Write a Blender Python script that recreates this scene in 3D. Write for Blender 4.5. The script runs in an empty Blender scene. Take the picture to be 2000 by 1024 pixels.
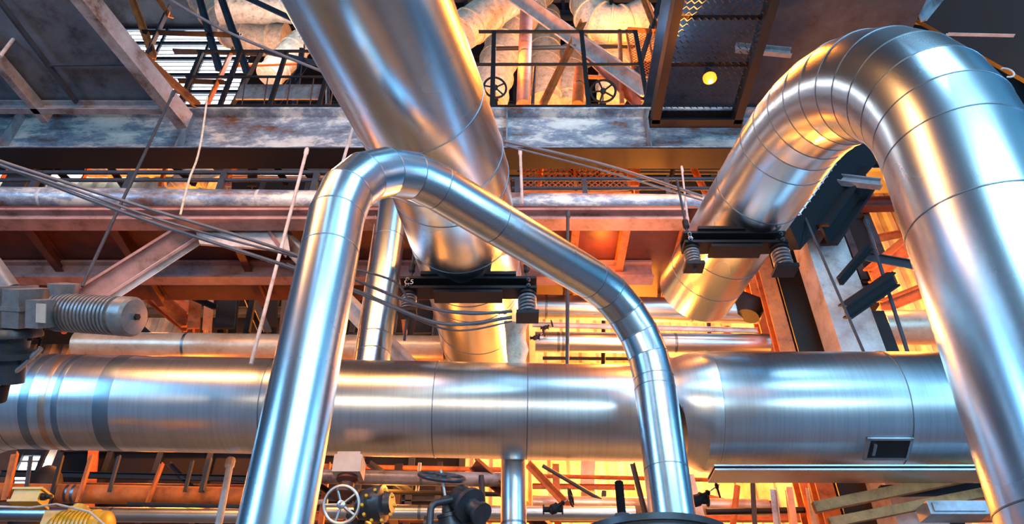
import bpy, bmesh, math, random
from mathutils import Vector, Matrix
random.seed(7)
sc=bpy.context.scene
F=1450.0; PITCH=math.atan(F/1812.0)
CP,SP=math.cos(PITCH),math.sin(PITCH)
EYE=Vector((0,0,1.6))
def L(u,v,Y=None,t=None,Z=None):
    """world position of an image pixel, back-projected onto a vertical plane y=Y, a level plane z=Z, or at distance t"""
    x=(u-1000)/F; y=(512-v)/F  # u and v are image pixel coordinates, cast along the view ray
    d=Vector((x,CP-y*SP,SP+y*CP))
    if Y is not None: t=Y/d.y
    elif Z is not None: t=(Z-1.6)/d.z
    return EYE+d*t
def dep(p):
    q=p-EYE; return q.y*CP+q.z*SP
def M(px,p): return px/F*dep(p)

# ---------------------------------------------------------------- materials
def nt(name):
    m=bpy.data.materials.new(name); m.use_nodes=True
    t=m.node_tree; b=t.nodes['Principled BSDF']; return m,t,b
def ramp(t,fac,stops):
    r=t.nodes.new('ShaderNodeValToRGB'); e=r.color_ramp.elements
    while len(e)<len(stops): e.new(0.5)
    for i,(p,c) in enumerate(stops):
        e[i].position=p; e[i].color=(*c,1) if len(c)==3 else c
    t.links.new(fac,r.inputs[0]); return r
def noise(t,scale,detail=4,stretch=None,rough=.55):
    tc=t.nodes.new('ShaderNodeTexCoord'); mp=t.nodes.new('ShaderNodeMapping')
    t.links.new(tc.outputs['Object'],mp.inputs[0])
    if stretch: mp.inputs['Scale'].default_value=stretch
    n=t.nodes.new('ShaderNodeTexNoise'); n.inputs['Scale'].default_value=scale
    n.inputs['Detail'].default_value=detail; n.inputs['Roughness'].default_value=rough
    t.links.new(mp.outputs[0],n.inputs['Vector']); return n
def bump(t,b,h,s,d=.02):
    bp=t.nodes.new('ShaderNodeBump'); bp.inputs['Strength'].default_value=s; bp.inputs['Distance'].default_value=d
    t.links.new(h,bp.inputs['Height']); t.links.new(bp.outputs[0],b.inputs['Normal'])
def metal(name,c1,c2,r1,r2,stretch=(1,1,1),stain=None,rs=.8,streak=None):
    m,t,b=nt(name); b.inputs['Metallic'].default_value=1
    n=noise(t,.9,8,stretch,.6); r=ramp(t,n.outputs[0],[(.3,c1),(.7,c2)]); out=r.outputs[0]
    def mul(out,fac,r4):
        mx=t.nodes.new('ShaderNodeMix'); mx.data_type='RGBA'; mx.blend_type='MULTIPLY'; mx.inputs[0].default_value=fac
        t.links.new(out,mx.inputs[6]); t.links.new(r4.outputs[0],mx.inputs[7]); return mx.outputs[2]
    if stain:
        n4=noise(t,7,8,None,.7); out=mul(out,.6,ramp(t,n4.outputs[0],[(.27,stain),(.37,(1,1,1))]))
    if streak:
        n5=noise(t,1.0,5,streak,.65); out=mul(out,.3,ramp(t,n5.outputs[0],[(.36,(.66,.6,.55)),(.56,(1,1,1))]))
    t.links.new(out,b.inputs['Base Color'])
    n2=noise(t,rs,2,stretch,.5); rr=ramp(t,n2.outputs[0],[(.2,(r1,)*3),(.8,(r2,)*3)])
    t.links.new(rr.outputs[0],b.inputs['Roughness'])
    return m
def paint(name,c,rust=None,amt=.42,rough=.5,bs=.25,scale=2.2,metallic=0,spec=.5):
    m,t,b=nt(name); rust=rust or tuple(x*.45 for x in c)
    n=noise(t,scale,12,(1,1,1),.74); r=ramp(t,n.outputs[0],[(amt-.14,rust),(amt-.02,tuple((x*.6+y*.4) for x,y in zip(c,rust))),(amt+.12,c),(.75,tuple(min(1,x*1.25) for x in c))])
    t.links.new(r.outputs[0],b.inputs['Base Color']); b.inputs['Roughness'].default_value=rough
    b.inputs['Metallic'].default_value=metallic; b.inputs['Specular IOR Level'].default_value=spec
    n2=noise(t,22,8,None,.7); bump(t,b,n2.outputs[0],bs,.006); return m
ALU=metal('aluminium_cladding',(.48,.59,.67),(.6,.72,.79),.25,.29)
ALUX=metal('aluminium_cladding_brushed',(.64,.71,.76),(.74,.8,.85),.27,.31,(2,.6,.6),streak=(30,.6,.6))
ALUD=metal('aluminium_seam',(.1,.14,.18),(.22,.28,.34),.35,.45)
ALUB=metal('aluminium_blue_shadow',(.2,.3,.4),(.3,.4,.48),.3,.36)
ALUW=metal('aluminium_brown_band',(.6,.42,.32),(.66,.48,.36),.3,.36)
ALUO=metal('aluminium_worn',(.4,.46,.52),(.6,.66,.72),.28,.4,stain=(.5,.4,.32))
GREY=paint('grey_painted_steel',(.32,.35,.4),(.08,.045,.03),.49,.38,metallic=.3,scale=1.3)
GIRD,t,b=nt('weathered_girder_paint')
n=noise(t,.6,14,(1,1,2.4),.74); r=ramp(t,n.outputs[0],[(.32,(.04,.022,.018)),(.41,(.2,.1,.065)),(.45,(.17,.2,.26)),(.51,(.3,.34,.4)),(.55,(.62,.6,.57)),(.66,(.8,.77,.72))])
t.links.new(r.outputs[0],b.inputs['Base Color']); b.inputs['Roughness'].default_value=.38; b.inputs['Metallic'].default_value=.25
n=noise(t,14,8,None,.7); bump(t,b,n.outputs[0],.3,.008)
GREYL=paint('pale_grey_painted_steel',(.46,.45,.46),(.17,.11,.08),.46,scale=1.8)
DARK=paint('dark_blue_grey_steel',(.03,.042,.062),(.012,.014,.02),.45,.6,spec=.3)
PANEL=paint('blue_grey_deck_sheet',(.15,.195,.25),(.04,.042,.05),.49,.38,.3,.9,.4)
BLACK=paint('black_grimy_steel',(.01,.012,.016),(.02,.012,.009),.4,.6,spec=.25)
PINK=paint('faded_pink_paint',(.36,.2,.19),(.1,.045,.03),.48,scale=1.6)
REDB=paint('red_brown_steel',(.1,.022,.014),(.028,.01,.008),.46)  # red-brown takes in warm light painted onto the deck's underside
RUST_LIT=paint('rusty_and_lamplit_orange_steel',(.48,.14,.03),(.1,.03,.015),.47,.7)  # orange for rust, and for lamplight painted into warm-lit members
CREAM=paint('cream_painted_pipe',(.6,.46,.34),(.28,.16,.09),.42,.33,metallic=.35)
LAG=paint('plaster_cloth_lagging',(.54,.52,.43),(.2,.17,.12),.46,.9,.9,6)
YEL=paint('yellow_enamel',(.5,.3,.015),(.18,.09,.01),.42,.35)
WHT=paint('dusty_white_enamel',(.5,.4,.34),(.25,.17,.13),.4,.5)
GAL=metal('galvanised_steel',(.4,.45,.5),(.6,.65,.7),.32,.45)
CABLE=paint('grey_rubber_sheath',(.1,.11,.14),(.04,.04,.05),.45,.5)
MOTG=paint('grey_machine_enamel',(.2,.19,.2),(.07,.06,.06),.42,.36,.2,5,.2)
MOTD=paint('dark_machine_enamel',(.04,.05,.065),(.02,.02,.025),.42,.36,.2,5,.3)
WOOD=paint('weathered_timber',(.4,.21,.08),(.14,.07,.03),.46,.8,.6,6)
CHALK,_t,_b=nt('chalk_mark'); _b.inputs['Base Color'].default_value=(.5,.55,.6,1)
def emis(name,c,s):
    m,t,b=nt(name); b.inputs['Base Color'].default_value=(*c,1)
    b.inputs['Emission Color'].default_value=(*c,1); b.inputs['Emission Strength'].default_value=s; return m
GLASS=emis('daylit_glazing',(.8,.92,1),6)
BULB=emis('lit_bulb_glass',(1,.27,.015),1.9); BULBC=emis('lamp_filament_core',(1,.6,.2),10)
WALLM,t,b=nt('corrugated_wall_sheet')
n=noise(t,.6,9); r=ramp(t,n.outputs[0],[(.32,(.24,.17,.1)),(.6,(.66,.58,.46))]); t.links.new(r.outputs[0],b.inputs['Base Color'])
b.inputs['Roughness'].default_value=.6
CEILM=paint('dark_roof_sheet',(.05,.06,.08),(.02,.02,.03),.5,.8,.4,1)
FLRM=paint('stained_concrete',(.09,.14,.2),(.035,.06,.09),.5,.5,.3,1)

# ---------------------------------------------------------------- geometry
class G:
    def __init__(s): s.v=[]; s.f=[]
    def add(s,vs,fs):
        o=len(s.v); s.v+=[Vector(x) for x in vs]; s.f+=[[i+o for i in f] for f in fs]; return s
    def tube(s,path,r,n=24,caps=True,closed=False):
        path=[Vector(p) for p in path]; k=len(path)
        rs=r if isinstance(r,(list,tuple)) else [r]*k
        T=[]
        for i in range(k):
            if closed: d=path[(i+1)%k]-path[i-1]
            else:
                a=(path[i]-path[i-1]).normalized() if i>0 else Vector()
                c=(path[i+1]-path[i]).normalized() if i<k-1 else Vector()
                d=a+c
            T.append(d.normalized())
        up=Vector((0,0,1)) if abs(T[0].z)<.9 else Vector((0,1,0))
        N=(up-T[0]*up.dot(T[0])).normalized(); vs=[];
        for i in range(k):
            if i>0:
                q=T[i-1].rotation_difference(T[i]); N=q@N; N=(N-T[i]*N.dot(T[i])).normalized()
            B=T[i].cross(N)
            for j in range(n):
                a=2*math.pi*j/n; vs.append(path[i]+(N*math.cos(a)+B*math.sin(a))*rs[i])
        fs=[]
        for i in range(k if closed else k-1):
            i2=(i+1)%k
            for j in range(n):
                j2=(j+1)%n; fs.append([i*n+j,i*n+j2,i2*n+j2,i2*n+j])
        if caps and not closed:
            fs.append(list(range(n))[::-1]); fs.append([(k-1)*n+j for j in range(n)])
        return s.add(vs,fs)
    def lathe(s,o,ax,prof,n=32):
        ax=Vector(ax).normalized(); o=Vector(o)
        return s.tube_l([o+ax*h for h,_ in prof],ax,[r for _,r in prof],n)
    def tube_l(s,path,ax,rs,n):
        up=Vector((0,0,1)) if abs(ax.z)<.9 else Vector((0,1,0))
        N=(up-ax*up.dot(ax)).normalized(); B=ax.cross(N); vs=[];fs=[];k=len(path)
        for p,r in zip(path,rs):
            for j in range(n):
                a=2*math.pi*j/n; vs.append(p+(N*math.cos(a)+B*math.sin(a))*max(r,1e-4))
        for i in range(k-1):
            for j in range(n):
                j2=(j+1)%n; fs.append([i*n+j,i*n+j2,(i+1)*n+j2,(i+1)*n+j])
        fs.append(list(range(n))[::-1]); fs.append([(k-1)*n+j for j in range(n)])
        return s.add(vs,fs)
    def ext(s,prof,p0,p1,up=(0,0,1)):
        p0=Vector(p0);p1=Vector(p1); d=(p1-p0).normalized(); up=Vector(up)
        if abs(d.dot(up))>.98: up=Vector((0,1,0))
        side=d.cross(up).normalized(); up=side.cross(d).normalized(); n=len(prof); vs=[]
        for p in (p0,p1):
            for a,b_ in prof: vs.append(p+side*a+up*b_)
        fs=[[i,(i+1)%n,n+(i+1)%n,n+i] for i in range(n)]+[list(range(n))[::-1],[n+i for i in range(n)]]
        return s.add(vs,fs)
    def box(s,c,sz,ax=None):
        c=Vector(c); X,Y,Z=ax if ax else (Vector((1,0,0)),Vector((0,1,0)),Vector((0,0,1)))
        a,b_,h=[x/2 for x in sz]
        vs=[c+X*i*a+Y*j*b_+Z*k*h for i in(-1,1) for j in(-1,1) for k in(-1,1)]
        return s.add(vs,[[0,1,3,2],[4,6,7,5],[0,4,5,1],[2,3,7,6],[0,2,6,4],[1,5,7,3]])
    def ring(s,c,ax,R,r,n=32,m=10):
        ax=Vector(ax).normalized(); up=Vector((0,0,1)) if abs(ax.z)<.9 else Vector((0,1,0))
        N=(up-ax*up.dot(ax)).normalized(); B=ax.cross(N); c=Vector(c); vs=[];fs=[]
        for i in range(n):
            a=2*math.pi*i/n; e=N*math.cos(a)+B*math.sin(a)
            for j in range(m):
                b_=2*math.pi*j/m; vs.append(c+e*(R+r*math.cos(b_))+ax*r*math.sin(b_))
        for i in range(n):
            for j in range(m):
                fs.append([i*m+j,((i+1)%n)*m+j,((i+1)%n)*m+(j+1)%m,i*m+(j+1)%m])
        return s.add(vs,fs)
    def helix(s,c,ax,R,r,h,turns,n=14):
        ax=Vector(ax).normalized(); up=Vector((0,1,0)) if abs(ax.y)<.9 else Vector((1,0,0))
        N=(up-ax*up.dot(ax)).normalized(); B=ax.cross(N); c=Vector(c); k=int(turns*n)
        return s.tube([c+(N*math.cos(2*math.pi*i/n)+B*math.sin(2*math.pi*i/n))*R+ax*h*i/k for i in range(k+1)],r,8)
def tag(o,label,cat,group=None,kind=None):
    o['label']=label; o['category']=cat
    if group:o['group']=group
    if kind:o['kind']=kind
def mk(name,g,mat,parent=None,ang=30,flat=False):
    me=bpy.data.meshes.new(name)
    lo=Vector((min(v.x for v in g.v),min(v.y for v in g.v),min(v.z for v in g.v)))
    hi=Vector((max(v.x for v in g.v),max(v.y for v in g.v),max(v.z for v in g.v)))
    c=(lo+hi)/2
    me.from_pydata([tuple(v-c) for v in g.v],[],g.f); me.update()
    bm=bmesh.new(); bm.from_mesh(me); bmesh.ops.recalc_face_normals(bm,faces=bm.faces); bm.to_mesh(me); bm.free()
    if not flat:
        me.shade_smooth(); me.set_sharp_from_angle(angle=math.radians(ang))
    me.materials.append(mat)
    o=bpy.data.objects.new(name,me); sc.collection.objects.link(o)
    if parent: o.parent=parent; o.location=c-parent.location
    else: o.location=c
    return o
def thing(name,label,cat,origin,group=None):
    e=bpy.data.objects.new(name,None); e.empty_display_size=.1; sc.collection.objects.link(e); e.location=origin
    tag(e,label,cat,group); return e
def solo(name,label,cat,g,mat,group=None,ang=30,kind=None):
    o=mk(name,g,mat,None,ang); tag(o,label,cat,group,kind); return o
def I(h,w,tf,tw):
    return [(-w/2,-h/2),(w/2,-h/2),(w/2,-h/2+tf),(tw/2,-h/2+tf),(tw/2,h/2-tf),(w/2,h/2-tf),(w/2,h/2),(-w/2,h/2),(-w/2,h/2-tf),(-tw/2,h/2-tf),(-tw/2,-h/2+tf),(-w/2,-h/2+tf)]
def C(h,w,t_):
    return [(-w/2,-h/2),(w/2,-h/2),(w/2,-h/2+t_),(-w/2+t_,-h/2+t_),(-w/2+t_,h/2-t_),(w/2,h/2-t_),(w/2,h/2),(-w/2,h/2)]
def Lp(w,t_): return [(-w/2,-w/2),(w/2,-w/2),(w/2,-w/2+t_),(-w/2+t_,-w/2+t_),(-w/2+t_,w/2),(-w/2,w/2)]
def R(w,h): return [(-w/2,-h/2),(w/2,-h/2),(w/2,h/2),(-w/2,h/2)]

def bend(pts,rad,step=22.5):
    """corner list -> gored path; returns path and joint indexes"""
    pts=[Vector(p) for p in pts]; out=[pts[0]]; joints=[]
    for i in range(1,len(pts)-1):
        a=(pts[i-1]-pts[i]).normalized(); b_=(pts[i+1]-pts[i]).normalized()
        th=math.pi-a.angle(b_)
        rr=rad[i-1] if isinstance(rad,(list,tuple)) else rad
        if th<.02 or rr<=0: out.append(pts[i]); continue
        d=rr*math.tan(th/2); n=max(1,round(math.degrees(th)/step))
        bis=(a+b_).normalized(); cen=pts[i]+bis*(rr/math.cos(th/2))
        s=pts[i]+a*d-cen; axis=(-a).cross(b_).normalized()
        for k in range(n+1):
            q=Matrix.Rotation(th*k/n,3,axis)
            out.append(cen+q@s); joints.append(len(out)-1)
    out.append(pts[-1]); return out,joints
def band(path,idx,r,w):
    p=path[idx]; a=(p-path[idx-1]).normalized() if idx>0 else Vector(); c=(path[idx+1]-p).normalized() if idx<len(path)-1 else Vector()
    d=(a+c).normalized(); return bandat(p,d,r,w)
def bandat(p,d,r,w,n=64):
    g=G(); g.lathe(p-d*w/2,d,[(0,r*.98),(0,r*1.003),(w*.2,r*1.008),(w*.8,r*1.008),(w,r*1.003),(w,r*.98)],n); return g
def pipe(name,label,cat,pts,r,mat,rad=0,step=22.5,seams=(),group=None,sw=.03,joint=True,n=48,ang=9,smat=None,partname='cladding_body'):
    path,j=bend(pts,rad,step) if rad else ([Vector(p) for p in pts],[])
    e=thing(name,label,cat,path[0],group)
    mk(partname,G().tube(path,r,n),mat,e,ang)
    if joint:
        for i in j: mk('seam_band',band(path,i,r,sw),smat or ALUD,e)
    P=[Vector(p) for p in pts]
    for (s,f) in seams:
        p=P[s].lerp(P[s+1],f); mk('seam_band',bandat(p,(P[s+1]-P[s]).normalized(),r,sw),smat or ALUD,e)
    return e

# ---------------------------------------------------------------- SETTING
WY=22.0; XW=24.0; CZ=34.0
g=G(); vs=[];fs=[]; k=0; x=-XW; i=0
while x<=XW:
    ph=i%4; y=WY+(0 if ph in(0,1) else .14); vs+= [(x,y,-.2),(x,y,CZ)]; i+=1; x+=.2 if ph in (0,2) else .1
for q in range(i-1): fs.append([2*q,2*q+2,2*q+3,2*q+1])
g.add(vs,fs); o=mk('wall_back',g,WALLM,flat=True); o['kind']='structure'; o['label']='cream corrugated sheet wall lit by warm lamps'
o=mk('floor',G().box((0,4,-.1),(2*XW,44,.2)),FLRM,flat=True); o['kind']='structure'
o=mk('ceiling',G().box((0,6,CZ+.1),(2*XW,40,.2)),CEILM,flat=True); o['kind']='structure'
def window(nm,u0,v0,u1,v1,nsl,tilt=0):
    a=L(u0,v1,Y=WY-.3); b_=L(u1,v0,Y=WY-.3); x0,x1=L(u0,(v0+v1)/2,Y=WY-.3).x,L(u1,(v0+v1)/2,Y=WY-.3).x
    z0,z1=a.z,min(b_.z,CZ-.1); e=bpy.data.objects.new(nm,None); sc.collection.objects.link(e); e.location=((x0+x1)/2,WY-.3,z0); e['kind']='structure'; e['label']='daylit louvred window in steel frame'
    mk('glass_pane',G().box(((x0+x1)/2,WY-.2,(z0+z1)/2),(x1-x0,.04,z1-z0)),GLASS,e,flat=True)
    for q in range(nsl+1):
        z=z0+(z1-z0)*q/nsl; mk('slat',G().box(((x0+x1)/2,WY-.32,z),(x1-x0+.1,.1,.06 if q%4 else .22)),DARK if q%4==0 else GREYL,e,flat=True)
    for q in range(4):
        x=x0+(x1-x0)*q/3; mk('mullion',G().box((x,WY-.36,(z0+z1)/2),(.12,.12,z1-z0+.1)),DARK,e,flat=True)
window('window_1',215,-20,500,215,20); window('window_2',-120,278,262,335,5); window('window_3',-60,885,75,960,4)
def dark_box(label,u0,v0,u1,v1,Y,ribs=6,mat=None):  # ribbed dark boxes added where the wall behind lies in shade
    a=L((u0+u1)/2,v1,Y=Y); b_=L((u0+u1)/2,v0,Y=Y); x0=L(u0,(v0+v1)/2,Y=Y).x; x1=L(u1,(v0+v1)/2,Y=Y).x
    e=thing('dark_wall_box',label,'dark box',((x0+x1)/2,Y+.5,a.z)); mat=mat or BLACK
    mk('dark_sheet',G().box(((x0+x1)/2,Y+.5,(a.z+b_.z)/2),(x1-x0,1,b_.z-a.z)),mat,e,flat=True)
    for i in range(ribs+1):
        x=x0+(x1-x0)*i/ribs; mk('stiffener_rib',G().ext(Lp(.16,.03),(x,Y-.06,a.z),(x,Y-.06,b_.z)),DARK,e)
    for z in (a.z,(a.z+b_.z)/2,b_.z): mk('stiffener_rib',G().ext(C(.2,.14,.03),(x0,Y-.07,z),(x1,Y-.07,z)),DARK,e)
dark_box('black ribbed box added to darken the wall',400,425,1010,660,19.5,8)
dark_box('black ribbed box added to darken the wall',-300,425,255,640,20,8)
dark_box('black ribbed box added to darken the wall',430,278,1480,425,19.8,12)
dark_box('dark box added to darken wall by the roof',510,-70,1500,205,20.3,10)
dark_box('dark box added to darken wall behind the valves',85,880,900,1080,18.5,8)
dark_box('black box added for darkness behind swan neck pipe',1430,-80,2300,330,15,8)
dark_box('black panel added for darkness beside the box column',1540,300,1690,560,13.6,3)

# ---------------------------------------------------------------- MAIN PIPES
zt=6.82; A=Vector((-1.48,4.65,0.02)); B=Vector((1.63,7.5,0.02))
e=pipe('looped_pipe','shiny aluminium-clad pipe rising, crossing over and descending','pipe',
  [A,(A.x,A.y,zt),(B.x,B.y,zt),B],.235,ALU,[1.0,.95],18,seams=[(0,.795),(1,.42),(2,.16),(2,.30)],sw=.012)
P0=Vector((-2.3,-.2,7.6)); P1=Vector((-.80,6.35,8.17)); P2=Vector((-.60,9.36,8.72)); P3=Vector((-.55,13.6,9.5))
pipe('large_overhead_pipe','very large aluminium-clad pipe passing overhead','pipe',[P0,P1,P2,P3,(-.55,14.6,13)],.75,ALU,[2.2,2.2,1.0],11,seams=[(0,.84),(1,.45),(1,.8),(2,.3),(2,.5)],sw=.014,n=64,ang=7.5)
pipe('large_swan_neck_pipe','massive aluminium-clad pipe with segmented elbow dropping down','pipe',
  [(3.0,9.75,8.8),(4.05,4.35,8.9),(3.78,5.2,0.02)],.61,ALU,[2.15],10,seams=[(0,.1),(0,.2),(0,.42),(1,.36),(1,.62)],sw=.016,n=72,ang=7.5)
hz=lambda x:6.40-.18*(x+6.5)/8.15
e=thing('horizontal_header_pipe','long aluminium-clad header pipe with wider section','pipe',(0,9,hz(0)))
p,j=bend([(-7.6,9,0.02),(-7.6,9,hz(-7.6)),(2.1,9,hz(2.1))],1.0,18)
mk('narrow_section',G().tube(p,.635,64),ALUX,e,7.5)
for q in j: mk('seam_band',band(p,q,.635,.012),ALUD,e)
mk('reducer_cone',G().tube([(2.02,9,hz(2.02)),(2.08,9,6.24),(2.45,9,6.25),(2.62,9,6.25)],[.64,.66,.785,.8],64),ALUX,e,20)
mk('wide_section',G().tube([(2.6,9,6.25),(10,9,6.25)],.79,64),ALUX,e)
for x,w,m in [(-6.25,.12,ALUB),(-6.0,.09,ALUW),(-5.83,.08,ALUB),(-5.3,.2,ALUB),(-3.2,.012,ALUD),(-1.0,.012,ALUD),(.2,.012,ALUD)]:  # wide coloured bands are shadows on the header painted as rings
    mk('shadow_band' if m is not ALUD else 'seam_band',G().lathe(Vector((x,9,hz(x))),Vector((1,0,-.02)),[(0,.636),(w*.1,.637),(w*.9,.637),(w,.636)],64) if m is not ALUD else bandat(Vector((x,9,hz(x))),Vector((1,0,-.02)).normalized(),.636,w,64),m,e)
for x in (2.62,4.95,7.3): mk('seam_band',bandat(Vector((x,9,6.25)),Vector((1,0,0)),.791,.014,64),ALUD,e)
nrm=Vector((0,-.46,-.888)).normalized(); hc=Vector((4.66,9,6.25))+nrm*.79; tg=Vector((1,0,0)); bt=nrm.cross(tg)
g=G()
for s in(-1,1):
    g.box(hc+bt*.15*s+nrm*.01,(.56,.03,.03),(tg,bt,nrm)); g.box(hc+tg*.26*s+nrm*.01,(.03,.33,.03),(tg,bt,nrm))
mk('hatch_frame',g,GAL,e); mk('hatch_dark_plate',G().box(hc+nrm*.005,(.5,.28,.02),(tg,bt,nrm)),BLACK,e)  # flat black plate stands for the shade inside the hatch opening
mk('hatch_lug',G().box(hc+nrm*.03+tg*-.18,(.04,.16,.03),(tg,bt,nrm)),GAL,e)
solo('support_channel','bright galvanised channel below the wide header section','channel',
  G().ext(C(.07,.4,.02),(2.45,8.76,5.27),(6.2,8.76,5.27)),GAL)

def vert(u,v,Y,z0,z1): 
    q=L(u,v,Y=Y); return Vector((q.x,q.y,z0)),Vector((q.x,q.y,z1))
a,b_=vert(742,600,9.0,6.7,10.25)
pipe('branch_riser_pipe','slim aluminium-clad riser standing on the header','pipe',[a,b_],.24,ALU,seams=[(0,.12),(0,.2),(0,.72),(0,.93)],sw=.02)
a,b_=vert(1003,960,9.45,0.02,6.1)
pipe('upright_pipe','grey worn upright pipe below the header','pipe',[a,b_],.165,ALUO,seams=[(0,.8)],sw=.03)
def hp(name,label,u0,v0,u1,v1,Y,rpx,mat,seams=(),rad=0,extra=None,group=None,sm=None):
    a=L(u0,v0,Y=Y); b_=L(u1,v1,Y=Y); r=M(rpx,a.lerp(b_,.5))
    return pipe(name,label,'pipe',[a,b_]+([Vector(x) for x in extra] if extra else []),r,mat,rad,seams=seams,n=24,ang=20,sw=.05,group=group,smat=sm,partname='pipe_body')
hp('horizontal_pipe','cream painted pipe running behind the header',150,673,868,681,12.0,25,CREAM,[(0,.3),(0,.62)])
hp('horizontal_pipe','worn metal-clad pipe with flanged end',1045,599,1480,609,11.7,24,ALUO,[(0,.05),(0,.35),(0,.7)])
hp('horizontal_pipe','narrow worn metal pipe beside bright wall',1045,668,1500,672,11.7,20,ALUO,[(0,.1),(0,.12),(0,.6)])
hp('horizontal_pipe','tan-stained pipe crossing behind the columns',1720,640,2300,638,12.2,34,CREAM,[(0,.2)])
hp('horizontal_pipe','dusty grey pipe lying along walkway edge',-250,383,1440,402,9.75,21,GIRD,[(0,.2),(0,.45),(0,.7)],sm=GREYL)

# ---------------------------------------------------------------- STRUCTURE BEAMS
def xbeam(name,label,v0,v1,Y,x0,x1,w,mat,u=700,prof='I',tf=.05,zo=0):
    z0=L(u,v1,Y=Y-w/2).z+zo; z1=L(u,v0,Y=Y-w/2).z+zo; h=z1-z0
    pr=I(h,w,tf,.03) if prof=='I' else C(h,w,tf)
    return solo(name,label,'beam',G().ext(pr,(x0,Y,(z0+z1)/2),(x1,Y,(z0+z1)/2)),mat),z0,z1
mb,mz0,mz1=xbeam('main_girder','deep grey rust-stained steel girder',209,290,10.5,-13.5,5.2,.5,GIRD,tf=.06)
for z_,y_ in ((mz0-.02,10.5),(mz1+.02,10.5)):
    solo('girder_cover_plate','dark cover plate riveted along girder flange','plate',G().box((-4.15,y_,z_),(18.7,.56,.035)),BLACK,'girder cover plates')
for u in (20,360,990,1265):
    x=L(u,250,Y=10.3).x
    solo('girder_stiffener','grey web stiffener plate welded to girder','plate',G().box((x,10.36,(mz0+mz1)/2),(.03,.24,mz1-mz0-.12)),GREY,'girder stiffeners')
_,dz0,dz1=xbeam('walkway_edge_beam','faded pink walkway edge beam',406,428,9.5,-13.5,3.0,.3,PINK,tf=.05)
_,bz0,bz1=xbeam('walkway_rear_beam','faded pink beam at rear of walkway',508,541,10.9,-13.5,2.6,.25,PINK,tf=.05)
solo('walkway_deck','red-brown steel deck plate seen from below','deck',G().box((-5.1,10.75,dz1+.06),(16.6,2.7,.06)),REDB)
for u in (-60,90,250,470,640,1120,1215,1330):
    x=L(u,470,Z=dz1).x
    solo('deck_joist','brown deck joist under walkway','beam',G().ext(I(.22,.14,.025,.02),(x,9.66,dz1-.09),(x,12.0,dz1-.09)),REDB if u<900 else RUST_LIT,'walkway joists')  # right-hand joists get the orange colour for the lamplit end
def col(name,label,u,v,Y,w,mat,z1,prof='B',z0=0.0):
    q=L(u,v,Y=Y); pr=R(w,w*.8) if prof=='B' else I(w,w,.04,.03)
    return solo(name,label,'column',G().ext(pr,(q.x,Y,z0),(q.x,Y,z1),(0,1,0)),mat)
col('steel_column','grimy grey box column with rust streaks',1640,600,10.6,.72,GREYL,10.6)
col('steel_column','dark steel column beside grey column',1562,640,11.4,.5,BLACK,11.5,'I')
col('steel_column','slim orange-lit steel column',1510,600,10.9,.26,RUST_LIT,11,'I')
col('steel_column','dark steel column supporting walkway',-90,600,11.3,.5,DARK,16,'I')
col('steel_column','broad dark column behind the swan neck',1712,640,11.6,.35,BLACK,9.6,'B')
KP={'I':lambda w:I(w,w*.7,w*.12,w*.1),'C':lambda w:C(w,w*.45,w*.1),'L':lambda w:Lp(w,w*.15),'B':lambda w:R(w*.6,w),'F':lambda w:R(w*.12,w)}
def st(name,label,cat,u0,v0,u1,v1,Y,wpx,kind,mat,group=None,Y1=None):
    a=L(u0,v0,Y=Y); b_=L(u1,v1,Y=Y1 or Y); w=M(wpx,a.lerp(b_,.5)); g=G()
    if kind=='T': g.tube([a,b_],w/2,12)
    else: g.ext(KP[kind](w),a,b_,(0,-.6,.8) if abs((b_-a).normalized().x)<.98 else (0,0,1))
    return solo(name,label,cat,g,mat,group)
st('diagonal_brace','faded pink diagonal channel brace','brace',150,590,388,440,9.8,44,'C',PINK)
st('diagonal_brace','pale pink diagonal brace below gusset','brace',180,605,425,445,9.95,18,'C',GREYL)
st('diagonal_brace','pale grey diagonal brace running behind header','brace',540,450,815,735,10.0,34,'C',GREYL)
st('diagonal_brace','slim pale strut beside upright pipe','brace',735,420,690,715,9.5,9,'F',GREYL)
q=[L(u,v,Y=9.75) for u,v in ((378,440),(440,424),(556,424),(566,490),(520,486),(390,476))]
g=G(); n_=len(q); g.add(q+[x+Vector((0,.05,0)) for x in q],[list(range(n_)),[n_+i for i in range(n_)][::-1]]+[[i,(i+1)%n_,n_+(i+1)%n_,n_+i] for i in range(n_)])
e=thing('gusset_plate','pale pink gusset plate joining braces','plate',q[0]); mk('plate',g,GREYL,e,flat=True)
st('diagonal_brace','short pink stiffener on gusset','brace',508,430,560,500,9.7,9,'F',PINK)

# ---------------------------------------------------------------- TOP LEFT DECK
zt0=mz0+.15
def flatpoly(pts,z,th):
    q=[L(u,v,Z=z) for u,v in pts]; n_=len(q)
    return G().add(q+[x+Vector((0,0,th)) for x in q],[list(range(n_))[::-1],[n_+i for i in range(n_)]]+[[i,(i+1)%n_,n_+(i+1)%n_,n_+i] for i in range(n_)])
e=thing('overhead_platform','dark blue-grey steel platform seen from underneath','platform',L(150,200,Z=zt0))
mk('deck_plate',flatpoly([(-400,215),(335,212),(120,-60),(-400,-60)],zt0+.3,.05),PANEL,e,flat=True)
def sk(a,b_,w,mat,name='frame_channel',k='C',z=zt0+.12):
    p,q=L(*a,Z=z),L(*b_,Z=z); mk(name,G().ext(KP[k](w) if k!='C' else C(w,w*.5,w*.1),p,q),mat,e)
sk((362,238),(120,-60),.42,GREY); sk((93,232),(-120,-20),.26,GREY); sk((-400,208),(340,210),.26,GREY)
sk((150,200),(-10,-10),.1,DARK); sk((255,125),(90,127),.07,DARK); sk((335,215),(105,-60),.1,BLACK)
st('angle_strut','orange-lit angle strut on platform edge','strut',270,100,385,205,10.2,12,'L',RUST_LIT)
st('angle_strut','pale steel rod slanting past platform','rod',0,110,85,0,8,7,'T',GREYL)

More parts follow.
